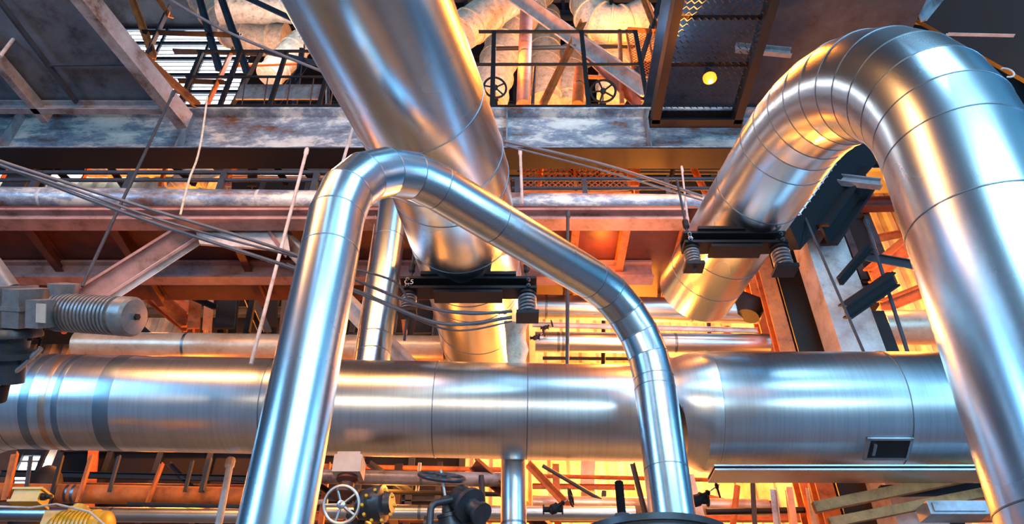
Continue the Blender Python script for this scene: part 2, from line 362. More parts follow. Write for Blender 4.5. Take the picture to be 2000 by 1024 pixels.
# ---------------------------------------------------------------- RIGHT GRATING PLATFORM
zg=mz0+.35
e=thing('grating_platform','dark expanded-metal platform framed in steel','platform',L(1385,120,Z=zg))
a=L(1285,225,Z=zg); b_=L(1435,225,Z=zg); x0,x1=a.x,b_.x; y1=a.y; y0=L(1400,-60,Z=zg).y
g=G(); nx=12; ny=int((y1-y0)/.115); cw=(x1-x0)/nx
for jy in range(ny):
    y=y0+(y1-y0)*jy/ny; p=[]
    for ix in range(nx*2+1):
        p.append((x0+cw*ix/2,y+(.06 if (ix+jy)%2 else 0),zg))
    hw=.02
    vs=[];fs=[]
    for q in p: vs+=[(q[0],q[1]-hw,q[2]-.012),(q[0],q[1]+hw,q[2]+.02)]
    for i in range(len(p)-1): fs.append([2*i,2*i+2,2*i+3,2*i+1])
    g.add(vs,fs)
o=mk('grating_mesh',g,BLACK,e,flat=True)
for xx in (x0-.05,x1+.05): mk('frame_channel',G().ext(C(.3,.16,.03),(xx,y0,zg),(xx,y1+.1,zg)),BLACK,e)
mk('frame_channel',G().ext(C(.3,.2,.03),(x0-.15,y1+.1,zg),(x1+.15,y1+.1,zg)),BLACK,e)
for f in (.3,.62): mk('cross_bar',G().ext(Lp(.09,.015),(x0,y0+(y1-y0)*f,zg+.08),(x1,y0+(y1-y0)*f,zg+.08)),BLACK,e)
solo('added_grating_backing_plate','dark blue-grey backing plate added above the grating platform','plate',G().box(((x0+x1)/2+1.6,(y0+y1)/2-.6,zg+1.0),(x1-x0+3.4,(y1-y0)+4,.05)),DARK)  # backing plate added so the holes of the grating look dark
lp=L(1386,152,Z=zg-.22)
e=thing('bulkhead_lamp','glowing orange bulb lamp under grating','lamp',lp)
mk('bulb',G().lathe(lp+Vector((0,0,-.1)),(0,0,1),[(0,.02),(.02,.08),(.06,.125),(.12,.125),(.18,.06)],20),BULB,e)
mk('bulb_core',G().lathe(lp+Vector((0,0,-.125)),(0,0,1),[(0,.01),(.01,.045),(.025,.05),(.04,.03)],16),BULBC,e)
mk('lamp_holder',G().lathe(lp+Vector((0,0,.07)),(0,0,1),[(0,.05),(.02,.08),(.12,.07),(.22,.02)],16),BLACK,e)

# ---------------------------------------------------------------- LAGGED PIPES (top)
def lag(label,pts,Y,rpx,rad=.6,rings=6,mat=LAG,Ys=None):
    P=[L(u,v,Y=(Ys[i] if Ys else Y)) for i,(u,v) in enumerate(pts)]
    r=M(rpx,P[0]); path,j=bend(P,rad,15)
    dp=[path[0]]
    for i in range(1,len(path)):
        k=max(1,int((path[i]-path[i-1]).length/.45))
        for q in range(1,k+1): dp.append(path[i-1].lerp(path[i],q/k))
    rs=[r*(1+random.uniform(-.07,.07)) for _ in dp]
    e=thing('lagged_pipe',label,'pipe',P[0]); mk('lagging',G().tube(dp,rs,28),mat,e,50)
    for i in range(1,len(dp)-1,2): mk('lagging_band',G().tube([dp[i]-(dp[i+1]-dp[i]).normalized()*.03,dp[i]+(dp[i+1]-dp[i]).normalized()*.03],r*1.07,28),mat,e)
    return e
lag('thick plaster-lagged pipe with swept bend',[(360,-60),(420,25),(470,75),(560,80)],16,30,1.4)
lag('beige cloth-lagged horizontal pipe',[(430,18),(700,14)],14.3,28)
lag('beige lagged pipe stub',[(590,80),(525,150)],15,26)
lag('plaster-lagged pipe slanting upward',[(1040,-40),(900,65)],14,34)
lag('curved plaster-lagged pipe behind railing',[(1060,-30),(985,80),(950,205)],16,32,2)
lag('ringed beige lagged upright pipe',[(1065,30),(1063,205)],17.5,29)
lag('lagged pipe with elbow beside walkway',[(1140,-60),(1160,70),(1260,35)],15,34,.9)
lag('beige lagged pipe elbow turning down',[(1110,215),(1115,110),(1230,60),(1290,62)],18,34,1.2)
lag('short lagged pipe elbow',[(1195,190),(1205,90),(1290,90)],16.5,32,1)
lag('lagged pipe crossing near roof',[(1380,-12),(1620,5)],8.5,14,.5)
lag('lagged pipe stub by roof steel',[(1690,-20),(1665,48)],8.5,18,.5)
lag('dusty lagged pipe under girder',[(175,330),(335,328)],14,18,.5)
lag('dusty lagged pipe hump under girder',[(345,362),(385,318),(425,362)],13.5,20,.6)
for (u0,v0,u1,v1,Y,w,m,l) in [(1028,20,1022,205,13.5,26,PINK,'slim faded pipe behind railing'),(1133,130,1128,205,13,22,RUST_LIT,'orange-lit upright pipe behind railing')]:
    hp('upright_pipe',l,u0,v0,u1,v1,Y,w/2,m,[(0,.5)])
st('diagonal_channel','pale steel channel slanting down to walkway','brace',975,-30,1262,175,12.5,30,'C',GREYL)
st('diagonal_channel','pink-tinged steel channel slanting behind railing','brace',1080,40,1250,205,13,20,'C',PINK)
for t_ in [(385,-20,428,135,DARK),(340,97,512,101,DARK),(452,95,400,207,RUST_LIT),(430,-10,482,140,DARK),(508,100,450,205,DARK),(328,12,283,108,DARK),(335,30,300,-20,RUST_LIT),(590,90,575,200,DARK),(520,100,650,130,DARK),(350,155,440,158,BLACK),(1290,-10,1240,150,DARK),(1255,-10,1310,130,RUST_LIT),(1225,55,1300,60,RUST_LIT),(1060,205,1140,40,RUST_LIT),(255,-10,300,110,RUST_LIT),(470,-10,620,60,DARK),(540,200,600,120,BLACK),(280,60,470,66,BLACK)]:
    st('frame_angle','slim steel angle of roof framing','strut',*t_[:4],12.6,11,'L',t_[4],'roof framing angles')
solo('kick_plate','pale grey kick plate along upper walkway','plate',G().box((L(550,180,Y=11.5).x,11.5,L(550,180,Y=11.5).z),(2.1,.04,.55)),GREY)
for u in (472,515,560,605,645):
    st('toe_post','short steel post on kick plate','post',u+8,152,u,207,11.3,8,'F',DARK,'kick plate posts')

def railing(label,us,Y,vtop,vmids,vbase,ulo,uhi,mat,wpx=7):
    e=thing('guard_railing',label,'railing',L((ulo+uhi)/2,vbase,Y=Y))
    zb=L(1000,vbase,Y=Y).z; ztp=L(1000,vtop,Y=Y).z; xl=L(ulo,vtop,Y=Y).x; xh=L(uhi,vtop,Y=Y).x; r=M(wpx,L(1000,vtop,Y=Y))/2
    for u in us:
        x=L(u,vtop,Y=Y).x; mk('post',G().ext(Lp(r*2.4,r*.5),(x,Y,zb-.05),(x,Y,ztp)),mat,e)
    mk('handrail',G().tube([(xl,Y,ztp),(xh,Y,ztp)],r,12),mat,e)
    for v in vmids: mk('mid_rail',G().tube([(xl,Y,L(1000,v,Y=Y).z),(xh,Y,L(1000,v,Y=Y).z)],r*.9,10),mat,e)
railing('dark steel guard railing on upper girder',[965,1135,1240],10.75,62,[126],208,935,1245,BLACK)
railing('dark steel guard railing above girder',[395,470,560,650],11.2,100,[150],208,385,660,BLACK,6)
railing('dark railing along walkway beneath girder',[-100,80,260,440,620,690],9.95,337,[352],374,-300,700,DARK,9)
railing('dark railing along walkway near swan neck',[1010,1140,1300,1400],9.95,350,[368],384,1000,1470,DARK,8)
def wheel(e,c,ax,Rr,mat,sp=5,tr=None,name='handwheel'):
    ax=Vector(ax).normalized(); tr=tr or Rr*.1; g=G().ring(c,ax,Rr,tr,36,10)
    up=Vector((0,0,1)) if abs(ax.z)<.9 else Vector((0,1,0)); N=(up-ax*up.dot(ax)).normalized(); B=ax.cross(N)
    for i in range(sp):
        a=2*math.pi*i/sp+.3; g.tube([c,c+(N*math.cos(a)+B*math.sin(a))*Rr],tr*.75,8)
    g.lathe(c-ax*Rr*.18,ax,[(0,Rr*.16),(Rr*.05,Rr*.24),(Rr*.3,Rr*.24),(Rr*.36,Rr*.12)],20)
    mk(name,g,mat,e)
def gvalve(name,label,c,ax,Rr,mat,wm,down,group=None,bodylen=None):
    e=thing(name,label,'valve',c,group); d=Vector(down).normalized(); wheel(e,c,ax,Rr,wm)
    Lb=bodylen or Rr*2.6
    mk('stem',G().lathe(c-d*Rr*.3,d,[(0,Rr*.07),(Lb*.6,Rr*.07)],10),GAL,e)
    mk('bonnet',G().lathe(c+d*Lb*.35,d,[(0,Rr*.16),(.02,Rr*.28),(Lb*.1,Rr*.3),(Lb*.12,Rr*.2),(Lb*.3,Rr*.26),(Lb*.32,Rr*.5),(Lb*.38,Rr*.5)],20),mat,e)
    bc=c+d*Lb*.95; mk('valve_body',G().lathe(c+d*Lb*.72,d,[(0,Rr*.45),(Lb*.06,Rr*.5),(Lb*.2,Rr*.6),(Lb*.38,Rr*.45),(Lb*.42,Rr*.2)],24),mat,e)
    s=Vector((1,0,0)); mk('port',G().tube([bc-s*Rr,bc+s*Rr],Rr*.32,20),mat,e)
    for k in(-1,1):
        mk('flange',G().lathe(bc+s*k*Rr,s*k,[(0,Rr*.55),(Rr*.14,Rr*.55)],24),mat,e)
    return e
w=L(967,171,Y=11); gvalve('gate_valve','black handwheel gate valve behind railing',w,(0.2,-1,-.4),M(22,w),BLACK,BLACK,(0,1,-.6))
w=L(1178,178,Y=11); gvalve('gate_valve','black handwheel gate valve on upper walkway',w,(-.1,-1,-.4),M(24,w),BLACK,BLACK,(0,1,-.6))

# ---------------------------------------------------------------- SPRING SUPPORTS
def yoke(label,c,half,hang,mark,sides=(-1,1)):
    e=thing('spring_support',label,'support',c)
    mk('cross_beam',G().ext(C(.2,.26,.04),c-Vector((half,0,0)),c+Vector((half,0,0)),(0,0,1)),BLACK,e)
    mk('saddle_plate',G().ext(R(.34,.05),c+Vector((-half*.7,0,.13)),c+Vector((half*.7,0,.13))),BLACK,e)
    mk('lower_plate',G().ext(R(.26,.04),c+Vector((-half*.5,0,-.15)),c+Vector((half*.5,0,-.15))),BLACK,e)
    for s in(-1,1):
        b=c+Vector((s*half*.86,0,-.1)); k=1.0 if s>0 else .85
        mk('spring_cap',G().lathe(b,(0,0,-1),[(0,.12*k),(.04,.14*k),(.06,.14*k)],24),BLACK,e)
        mk('coil_spring',G().helix(b-Vector((0,0,.31*k+.03)),(0,0,1),.11*k,.02*k,.28*k,5),MOTG,e)
        mk('spring_can',G().lathe(b-Vector((0,0,.05)),(0,0,-1),[(0,.08*k),(.27*k,.08*k)],20),BLACK,e)
        mk('spring_seat',G().box(b-Vector((0,0,.36*k+.02)),(.3*k,.26*k,.05)),BLACK,e)
        mk('hanger_rod',G().tube([b-Vector((0,0,.75 if s<0 and mark=='C5' else .4)),b+Vector((0,0,hang))],.018,10),DARK,e)
        mk('turnbuckle',G().lathe(b+Vector((0,0,.35)),(0,0,1),[(0,.025),(.03,.045),(.14,.045),(.17,.025)],10),BLACK,e)
        for dy in(-.1,.1): mk('bolt',G().lathe(b+Vector((s*.02,-.13,.08+dy*.5)),(0,-1,0),[(0,.03),(.025,.03),(.025,.015),(.05,.015)],6),MOTD,e)
    if mark:
        cu=bpy.data.curves.new('m','FONT'); cu.body=mark; cu.size=.11; cu.extrude=.001
        to=bpy.data.objects.new('m',cu); sc.collection.objects.link(to); dg=bpy.context.evaluated_depsgraph_get(); me=bpy.data.meshes.new_from_object(to.evaluated_get(dg))
        bpy.data.objects.remove(to); me.materials.clear(); me.materials.append(CHALK); o=bpy.data.objects.new('chalk_mark',me); sc.collection.objects.link(o); o.parent=e
        o.rotation_euler=(math.radians(90),0,0); o.location=(-half*.93,-.136,-.04)
    return e
c1=L(915,562,Y=8.15); yoke('black spring support yoke carrying the overhead pipe',c1,.93,1.1,'C5')
c2=L(1432,474,Y=7.78); yoke('black spring support yoke carrying swan neck pipe',c2,.7,1.3,'A')
q=L(1008,690,Y=9.0); solo('wrapped_prop','rough cloth-wrapped prop under spring support','prop',G().tube([(q.x,9.0,6.8),(q.x,9.0,7.0),(q.x+.02,9.0,7.2),(q.x-.02,8.9,7.4),(q.x,8.8,7.55)],[.13,.12,.16,.13,.18],16),LAG)
solo('rope_lashing','dark knotted lashing around pipe end','wrap',G().tube([L(1450,530,Y=11.5),L(1440,575,Y=11.5),L(1468,600,Y=11.5),L(1462,618,Y=11.5)],[.12,.13,.3,.2],14),BLACK)

def vrod(label,u0,v0,u1,v1,Y,px,mat):
    a=L(u0,v0,Y=Y); b_=L(u1,v1,Y=Y); x=(a.x+b_.x)/2; r=M(px,b_)/2
    e=thing('hanger_rod',label,'rod',(x,Y,b_.z)); mk('rod',G().tube([(a.x,Y,a.z),(b_.x,Y,b_.z)],r,10),mat,e)
    mk('clevis',G().lathe((a.x,Y,a.z),(0,0,-1),[(0,r*1.1),(.03,r*1.4),(.12,r*1.4),(.15,r*1.1)],10),mat,e)
vrod('thin dark hanger rod from platform',340,178,160,560,9.0,7,DARK)
vrod('white-painted steel hanger rod',600,290,490,712,8.2,8,GREYL)
vrod('short grey hanger rod below girder',692,240,664,335,9.9,6,GREYL)
vrod('slim grey hanger rod with clevis',1016,292,1020,400,9.3,6,GREYL)
vrod('slim dark hanger rod beside wall',1109,412,1108,725,9.2,8,DARK)
vrod('thin grey rod under girder',1331,325,1346,450,8.8,4,GREYL)
vrod('dark slanting rod near column',1568,415,1690,695,9.6,6,DARK)
vrod('dark rod beside orange beams',1690,428,1778,705,10.0,8,DARK)
vrod('grey support rod by actuator',452,895,424,1040,9.9,14,GREYL)
def cable(label,pts,px,mat=CABLE,name='cable',grp='slung cables'):
    P=[L(u,v,t=t_) for u,v,t_ in pts]; out=[]
    for i in range(len(P)-1):
        p0=P[max(i-1,0)];p1=P[i];p2=P[i+1];p3=P[min(i+2,len(P)-1)]
        for k in range(8):
            s=k/8; out.append(.5*((2*p1)+(p2-p0)*s+(2*p0-5*p1+4*p2-p3)*s*s+(3*p1-p0-3*p2+p3)*s**3))
    out.append(P[-1]); solo(name,label,'cable',G().tube(out,M(px,P[1])/2,8),mat,grp)
cable('grey cable slung past the walkway',[(-60,290,8.5),(0,315,8.6),(280,405,9),(560,492,9.2),(800,590,9.6),(905,612,9.6),(1000,608,9.7)],7)
cable('grey cable slung past the walkway',[(-60,300,8.5),(0,322,8.6),(270,425,9),(560,520,9.2),(700,570,9.5),(860,632,9.6),(1000,620,9.7)],8)
cable('thin dark cable slung past the walkway',[(-60,305,8.6),(120,362,8.7),(330,435,9),(560,497,9.3),(760,545,9.6),(820,600,9.7),(990,612,9.8)],5)
cable('thin dark cable slung past the walkway',[(560,515,9.2),(740,590,9.5),(880,645,9.7),(1000,628,9.8)],4)
cable('thin cable run beneath girder',[(985,276,12),(1180,322,12),(1372,384,12)],6)
cable('thin cable run beneath girder',[(985,284,12),(1180,334,12),(1372,392,12)],4)
cable('dark cable near roof framing',[(300,-20,14),(420,50,14),(520,95,14),(660,152,14)],6)
cable('frayed pale rope hanging from girder',[(405,190,13.9),(395,262,13.6),(385,310,13),(370,350,12.4),(352,420,12)],4,LAG,'rope',None)
cable('thin black cable near actuator',[(0,745,7),(60,705,6.9),(85,640,6.9),(70,600,6.8)],5,BLACK)

for (a0,a1,a2,a3,m) in [(42,288,0,350,RUST_LIT),(68,288,132,352,DARK),(190,290,158,352,RUST_LIT),(205,312,245,368,DARK),(332,290,312,362,RUST_LIT),(0,290,-60,350,DARK),(300,290,380,360,DARK),(520,292,560,360,BLACK),(650,292,640,360,RUST_LIT),(1170,318,1165,380,DARK),(1320,300,1300,390,DARK),(480,300,430,362,RUST_LIT),(560,295,620,360,DARK),(740,300,720,365,RUST_LIT),(1060,300,1050,380,RUST_LIT),(1260,320,1400,322,BLACK),(1090,300,1150,372,BLACK),(1340,300,1380,380,RUST_LIT)]:
    st('truss_web','slim truss web member below girder','strut',a0,a1,a2,a3,11.6,9,'L',m,'truss web members')
for (u0,u1,m,l) in [(436,458,GREYL,'pale post below girder'),(484,508,DARK,'dark post below girder'),(676,714,RUST_LIT,'orange-lit post below girder'),(1230,1255,RUST_LIT,'rusty post below girder')]:
    st('steel_post',l,'post',(u0+u1)/2,285,(u0+u1)/2-4,372,11.9,u1-u0,'I',m)
def screen(label,u0,v0,u1,v1,Y,mat):
    a=L(u0,v1,Y=Y); b_=L(u1,v0,Y=Y); g=G(); x0,x1=a.x,b_.x; z0,z1=a.z,b_.z; s=.13
    n=int((x1-x0+(z1-z0))/s)
    for i in range(n):
        for sg in(1,-1):
            d=i*s; pts=[]
            for tt in (0,1):
                zz=z0+(z1-z0)*tt; xx=(x0+d-(z1-z0)*(1-tt)) if sg==1 else (x0+d-(z1-z0)*tt); pts.append([xx,zz])
            (xa,za),(xb,zb)=pts
            if xa>xb: (xa,za),(xb,zb)=(xb,zb),(xa,za)
            if xb<=x0 or xa>=x1: continue
            if xa<x0: f=(x0-xa)/(xb-xa); xa,za=x0,za+(zb-za)*f
            if xb>x1: f=(x1-xa)/(xb-xa); xb,zb=x1,za+(zb-za)*f
            g.tube([(xa,Y,za),(xb,Y,zb)],.013,4)
    e=thing('mesh_screen',label,'screen',((x0+x1)/2,Y,z0)); mk('wire_mesh',g,mat,e)
    for z in(z0,z1): mk('frame_bar',G().box(((x0+x1)/2,Y,z),(x1-x0+.06,.06,.07)),mat,e)
    for x in(x0,x1,(x0+x1)/2): mk('frame_bar',G().box((x,Y,(z0+z1)/2),(.06,.06,z1-z0)),mat,e)
screen('dark diamond mesh screen behind walkway',1020,315,1222,375,11.3,RUST_LIT)
screen('rusty diamond mesh screen near roof',1238,60,1305,150,13.5,RUST_LIT)

q0=L(1545,425,Y=9.0); q1=L(1662,262,Y=9.0)
e=thing('cable_ladder','galvanised cable ladder with dark cables','tray',q0)
d=(q1-q0); sd=Vector((.22,0,.1)); 
for s in(-1,1): mk('side_rail',G().ext(R(.02,.05),q0+sd*s*.55,q1+sd*s*.55),GAL,e)
for i in range(14): p=q0+d*(i+.5)/14; mk('rung',G().box(p,(.26,.02,.02)),GAL,e)
st('bracket_beam','dark steel bracket beam beside elbow','beam',1520,450,1690,265,9.7,90,'B',BLACK)
st('bracket_beam','black bracket beam stub off column','beam',1650,610,1745,545,9.8,30,'I',BLACK)
st('bracket_beam','grey bracket plate on column head','beam',1632,350,1720,360,9.6,20,'I',GREY)
st('bracket_beam','dark steel bracket by column head','beam',1610,460,1690,345,9.9,50,'I',BLACK)
st('bracket_beam','dark steel bracket slanting to column','beam',1640,550,1700,480,9.7,18,'C',BLACK)
st('bracket_beam','pale steel ledge off grating platform','beam',1437,93,1545,103,8.5,22,'C',GREY)
st('roof_beam','dark roof beam over swan neck','beam',1440,-40,1720,130,11,90,'I',BLACK)
st('roof_beam','dark roof beam crossing overhead','beam',1560,-30,2060,55,10,60,'I',DARK)
st('roof_beam','dark blue steel plate hanging overhead','beam',1760,-50,2080,120,9.5,120,'B',BLACK)
st('roof_beam','slim pale angle by roof','beam',1850,65,1980,68,8,7,'L',GREYL)
st('roof_beam','blue-grey roof angle','beam',1800,30,1850,-30,8.5,26,'C',GREY)
hc2=L(1966,142,t=9.5); pts=[hc2+Vector((math.cos(a)*.09,0,math.sin(a)*.09)) for a in [x*.35-1.9 for x in range(12)]]
solo('lifting_hook','small pale curved lifting hook','hook',G().tube(pts,.012,8),GREYL)
for (a0,a1,a2,a3,w,k,m,Y) in [(1700,540,1860,405,30,'I',RUST_LIT,13),(1720,600,1860,545,24,'I',RUST_LIT,13.5),(1690,500,1800,520,18,'C',DARK,10.2),(1690,470,1850,440,16,'C',RUST_LIT,14),(1740,650,1850,590,14,'C',RUST_LIT,14.5),(1680,400,1860,395,26,'I',REDB,13.2),(1215,450,1200,520,20,'I',RUST_LIT,12.5),(1320,445,1262,560,18,'I',CREAM,12.2),(1160,450,1165,480,10,'L',BLACK,11.5),(1130,485,1330,490,16,'I',RUST_LIT,12.8),(1120,520,1340,525,12,'C',RUST_LIT,13)]:
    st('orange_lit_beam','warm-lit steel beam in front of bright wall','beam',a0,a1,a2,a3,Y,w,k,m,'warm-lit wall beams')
col('steel_column','rusty column in front of bright wall',1495,640,13,.35,RUST_LIT,12,'I')
st('cable_tray','pale cable tray crossing bright wall','tray',1040,634,1480,646,11.3,10,'C',GREYL)
for (a0,a1,a2,a3,w,k,m,Y) in [(280,545,370,625,34,'I',RUST_LIT,13.5),(290,580,365,640,20,'C',RUST_LIT,14),(385,540,378,650,30,'I',RUST_LIT,13),(412,540,404,650,22,'I',CREAM,14.2),(450,540,440,655,50,'I',BLACK,13.2),(500,545,480,650,14,'L',BLACK,13),(60,545,260,552,12,'L',GREYL,13.6),(300,545,375,541,16,'C',CREAM,13.4),(330,560,420,600,10,'L',BLACK,12.6),(480,560,520,655,22,'I',DARK,14),(230,600,340,700,10,'L',DARK,13),(600,560,575,650,20,'I',DARK,14),(680,540,660,650,14,'I',BLACK,13),(210,545,200,650,40,'I',BLACK,14.2),(530,545,525,650,40,'I',BLACK,14.6)]:
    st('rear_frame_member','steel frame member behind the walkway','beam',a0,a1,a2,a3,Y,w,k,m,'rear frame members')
for (u,w,m) in [(560,40,DARK),(30,40,DARK),(200,22,RUST_LIT)]:
    st('rear_column','dark steel column standing against the wall','column',u+20,420,u-30,1040,18,w,'I',m,'rear columns')
for (v,m,Y,u0,u1) in [(560,BLACK,18,-200,520),(610,DARK,18,-200,700),(470,BLACK,18,-100,1000),(720,RUST_LIT,19,-200,2200),(1010,RUST_LIT,17,-200,2100),(240,DARK,18,-100,1400),(120,BLACK,19,500,1400),(30,DARK,19,500,1400),(330,BLACK,16,400,1500)]:
    st('wall_rail','long horizontal wall framing rail','beam',u0,v,u1,v,Y,18,'I',m,'wall framing rails')
for (a0,a1,a2,a3,Y,w,m) in [(1060,555,1330,560,13.4,8,RUST_LIT),(1180,545,1178,720,13.2,8,BLACK),(1235,540,1240,725,14,10,CREAM),(1380,570,1390,725,12.6,8,DARK),(1420,640,1424,720,13.2,14,RUST_LIT),(1060,700,1500,704,14,7,DARK),(1290,560,1284,600,11.9,7,GREYL),(860,560,845,720,13,10,DARK),(820,540,800,660,13.4,12,BLACK),(780,560,800,720,14,9,RUST_LIT),(640,560,640,700,12.9,9,GREYL),(590,545,570,700,12.6,7,RUST_LIT),(130,545,125,650,12.5,10,RUST_LIT),(30,545,20,560,12,8,GREYL),(0,314,420,318,12.4,6,RUST_LIT),(430,345,700,347,12.8,7,CREAM),(1010,335,1400,338,12.8,6,BLACK),(460,128,640,122,13.6,7,RUST_LIT),(640,60,640,205,12.8,8,DARK),(1140,150,1250,154,14,8,RUST_LIT),(960,95,1240,90,14.2,8,BLACK),(1045,130,1040,205,12.9,7,DARK),(1210,60,1215,205,12.9,9,RUST_LIT),(600,910,980,918,14,9,RUST_LIT),(60,945,480,950,13.2,6,RUST_LIT),(1050,930,1480,940,14.5,8,RUST_LIT),(1300,950,1500,1000,13.8,10,RUST_LIT),(1440,950,1430,1040,13.2,12,RUST_LIT),(1180,960,1176,1040,13.6,10,DARK),(1060,910,1230,1010,13.4,8,DARK),(250,985,480,990,11,8,DARK),(820,905,815,960,12.6,7,GREYL),(1290,905,1285,1000,12.5,14,GREYL),(1470,945,1475,1040,12.8,10,DARK),(1380,1000,1600,996,12.9,12,BLACK),(700,960,980,966,13,9,DARK),(570,985,640,980,11,10,GREYL),(940,930,945,1040,12.4,12,DARK),(420,308,740,306,12.2,8,DARK),(1000,306,1400,310,12.4,10,GREYL),(60,300,420,302,12.6,7,GREYL)]:
    st('small_bore_pipe','thin small-bore pipe running among steelwork','pipe',a0,a1,a2,a3,Y,w,'T',m,'small-bore pipework')
# ---------------------------------------------------------------- ACTUATOR (left)
o0=L(50,605,t=6.6)
e=thing('motor_actuator','grey ribbed electric motor actuator on gearbox','actuator',o0)
ax=(L(262,622,t=6.35)-L(100,612,t=6.6)).normalized()
m0=L(112,610,t=6.6); prof=[(0,.13)]
Lm=(L(250,622,t=6.35)-m0).length
nf=16
for i in range(nf):
    s=.02+Lm*.82*i/nf; prof+=[(s,.15),(s+.001,.17),(s+Lm*.028,.17),(s+Lm*.03,.15)]
prof+=[(Lm*.87,.15),(Lm*.88,.172),(Lm*1.02,.172),(Lm*1.05,.15),(Lm*1.07,.03)]
mk('ribbed_motor',G().lathe(m0,ax,prof,40),MOTG,e)
mk('motor_nut',G().lathe(m0+ax*(Lm*1.06),ax,[(0,.03),(.03,.03)],6),BLACK,e)
up=Vector((0,-SP,CP)); sdv=ax.cross(up).normalized(); up=sdv.cross(ax).normalized()
mk('gearbox_housing',G().box(L(35,600,t=6.65),(.44,.36,.34),(ax,sdv,up)),MOTG,e)
mk('housing_rib',G().box(L(35,600,t=6.65),(.48,.38,.04),(ax,sdv,up)).box(L(35,600,t=6.65),(.04,.38,.38),(ax,sdv,up)),MOTG,e)
mk('housing_cover',G().lathe(L(125,572,t=6.65),up,[(-.1,.1),(0,.11),(.06,.13),(.08,.13),(.09,.04)],24),MOTG,e)
mk('terminal_box',G().box(L(92,612,t=6.45),(.14,.3,.24),(ax,sdv,up)),MOTG,e)
mk('nameplate',G().box(L(80,612,t=6.25),(.1,.01,.16),(ax,sdv,up)),WHT,e)
mk('mounting_flange',G().lathe(L(25,640,t=6.65),-up,[(0,.22),(.05,.24),(.08,.24),(.08,.15),(.2,.13),(.22,.22),(.27,.22),(.27,.12),(.5,.1)],28),MOTD,e)
for a in range(8):
    q=L(25,652,t=6.65)+(ax*math.cos(a*.785)+sdv*math.sin(a*.785))*.2
    mk('bolt',G().lathe(q,-up,[(0,.022),(.05,.022)],6),BLACK,e)
mk('side_cylinder',G().lathe(L(-30,520,t=6.7),(L(20,590,t=6.7)-L(-30,520,t=6.7)),[(0,.14),(.3,.14)],24),MOTG,e)
solo('actuator_stand','dark pipe stand carrying the actuator','stand',G().tube([L(10,690,t=6.65),L(-12,780,t=6.7)],.1,20),BLACK)
solo('actuator_conduit','curved metal conduit below the actuator','conduit',G().tube([L(-20,760,t=6.6),L(20,735,t=6.6),L(60,700,t=6.6),L(80,680,t=6.6)],.025,12),GAL)
# ---------------------------------------------------------------- LOWER STRIP
hp('horizontal_pipe','rust-orange pipe in the lower gallery',-120,960,520,972,12,18,RUST_LIT,[(0,.4),(0,.42)])
hp('horizontal_pipe','dark grey pipe in the lower gallery',-120,1003,560,1008,11.5,14,ALUO,[(0,.5)])
hp('horizontal_pipe','grey pipe between valves',560,930,1000,938,12.5,14,GREY,[(0,.3),(0,.6)])
hp('horizontal_pipe','grey pipe low beside valves',640,1000,1240,1004,12,14,ALUO,[(0,.3),(0,.6)])
hp('horizontal_pipe','cream pipe low by bright wall',1040,985,1500,992,13.5,16,CREAM,[(0,.5)])
q=L(92,935,Y=12.5); r=M(34,q)
solo('domed_vessel','dark domed vessel top behind rods','vessel',G().lathe(q-Vector((0,0,.9)),(0,0,1),[(0,r),(.7,r),(.85,r*.92),(1.0,r*.7),(1.1,r*.35),(1.13,.02)],28),BLACK)
for (a0,a1,a2,a3,w,m) in [(28,885,8,975,14,RUST_LIT),(178,888,150,980,10,RUST_LIT),(232,890,212,960,8,DARK),(315,905,282,992,10,RUST_LIT),(375,900,360,960,8,DARK),(408,895,392,960,12,DARK),(520,900,500,1020,10,DARK),(60,890,50,960,8,DARK),(120,890,95,985,9,BLACK)]:
    st('gallery_post','slim steel post in lower gallery','post',a0,a1,a2,a3,11.7,w,'L',m,'lower gallery posts')
for (a0,a1,a2,a3,w,k,m,Y) in [(925,905,1075,1040,26,'C',REDB,12.5),(1030,905,1120,1000,12,'L',RUST_LIT,13),(1085,910,1090,1030,18,'I',RUST_LIT,14),(1150,905,1148,965,40,'I',CREAM,15),(1235,905,1262,1010,8,'L',DARK,13),(1335,935,1360,1030,40,'I',CREAM,12.5),(1540,955,1552,1040,18,'I',CREAM,12),(1585,950,1600,1040,26,'I',GREYL,11.5),(1510,955,1520,1040,12,'L',GREY,12),(1040,950,1240,952,10,'C',RUST_LIT,14),(1420,990,1520,985,14,'C',RUST_LIT,13.5),(640,905,625,1030,12,'L',RUST_LIT,13),(720,905,800,960,10,'L',DARK,13),(560,905,700,1000,8,'L',BLACK,12.8),(780,910,770,1030,22,'I',BLACK,14),(860,905,850,1030,14,'I',DARK,14.5),(330,905,420,1000,8,'L',BLACK,13),(0,925,480,935,12,'C',BLACK,13),(440,950,640,955,16,'C',DARK,13.5),(1650,950,1950,985,22,'I',RUST_LIT,12.5),(1700,1010,1900,940,18,'I',REDB,11.8)]:
    st('lower_frame_member','warm-lit frame member in lower gallery','beam',a0,a1,a2,a3,Y,w,k,m,'lower gallery frame members')
for (a0,a1,a2,a3,w) in [(1590,992,1905,928,20),(1620,1022,1935,960,18)]:
    st('timber_plank','weathered timber plank resting on supports','plank',a0,a1,a2,a3,9.0,w,'B',WOOD,'timber planks')
st('timber_plank','short dark plank under header','plank',1720,960,1960,955,9.6,20,'B',BLACK)
q=L(1860,1000,Y=8.8); solo('junction_box','grey steel junction box by planks','box',G().box(q,(.7,.3,.16)).box(q+Vector((0,-.16,.0)),(.6,.02,.1)),GREY)
w=L(667,986,Y=8.6); Rr=M(35,w)
e=gvalve('actuated_valve','silver handwheel valve with cream indicator box',w,(-.1,-1,-.35),Rr,MOTD,GAL,(0.25,1,-.1),bodylen=.7)
b0=L(682,914,Y=8.7)
mk('indicator_box',G().box(b0,(.34,.3,.22)).box(b0+Vector((0,0,.13)),(.28,.26,.05)),WHT,e)
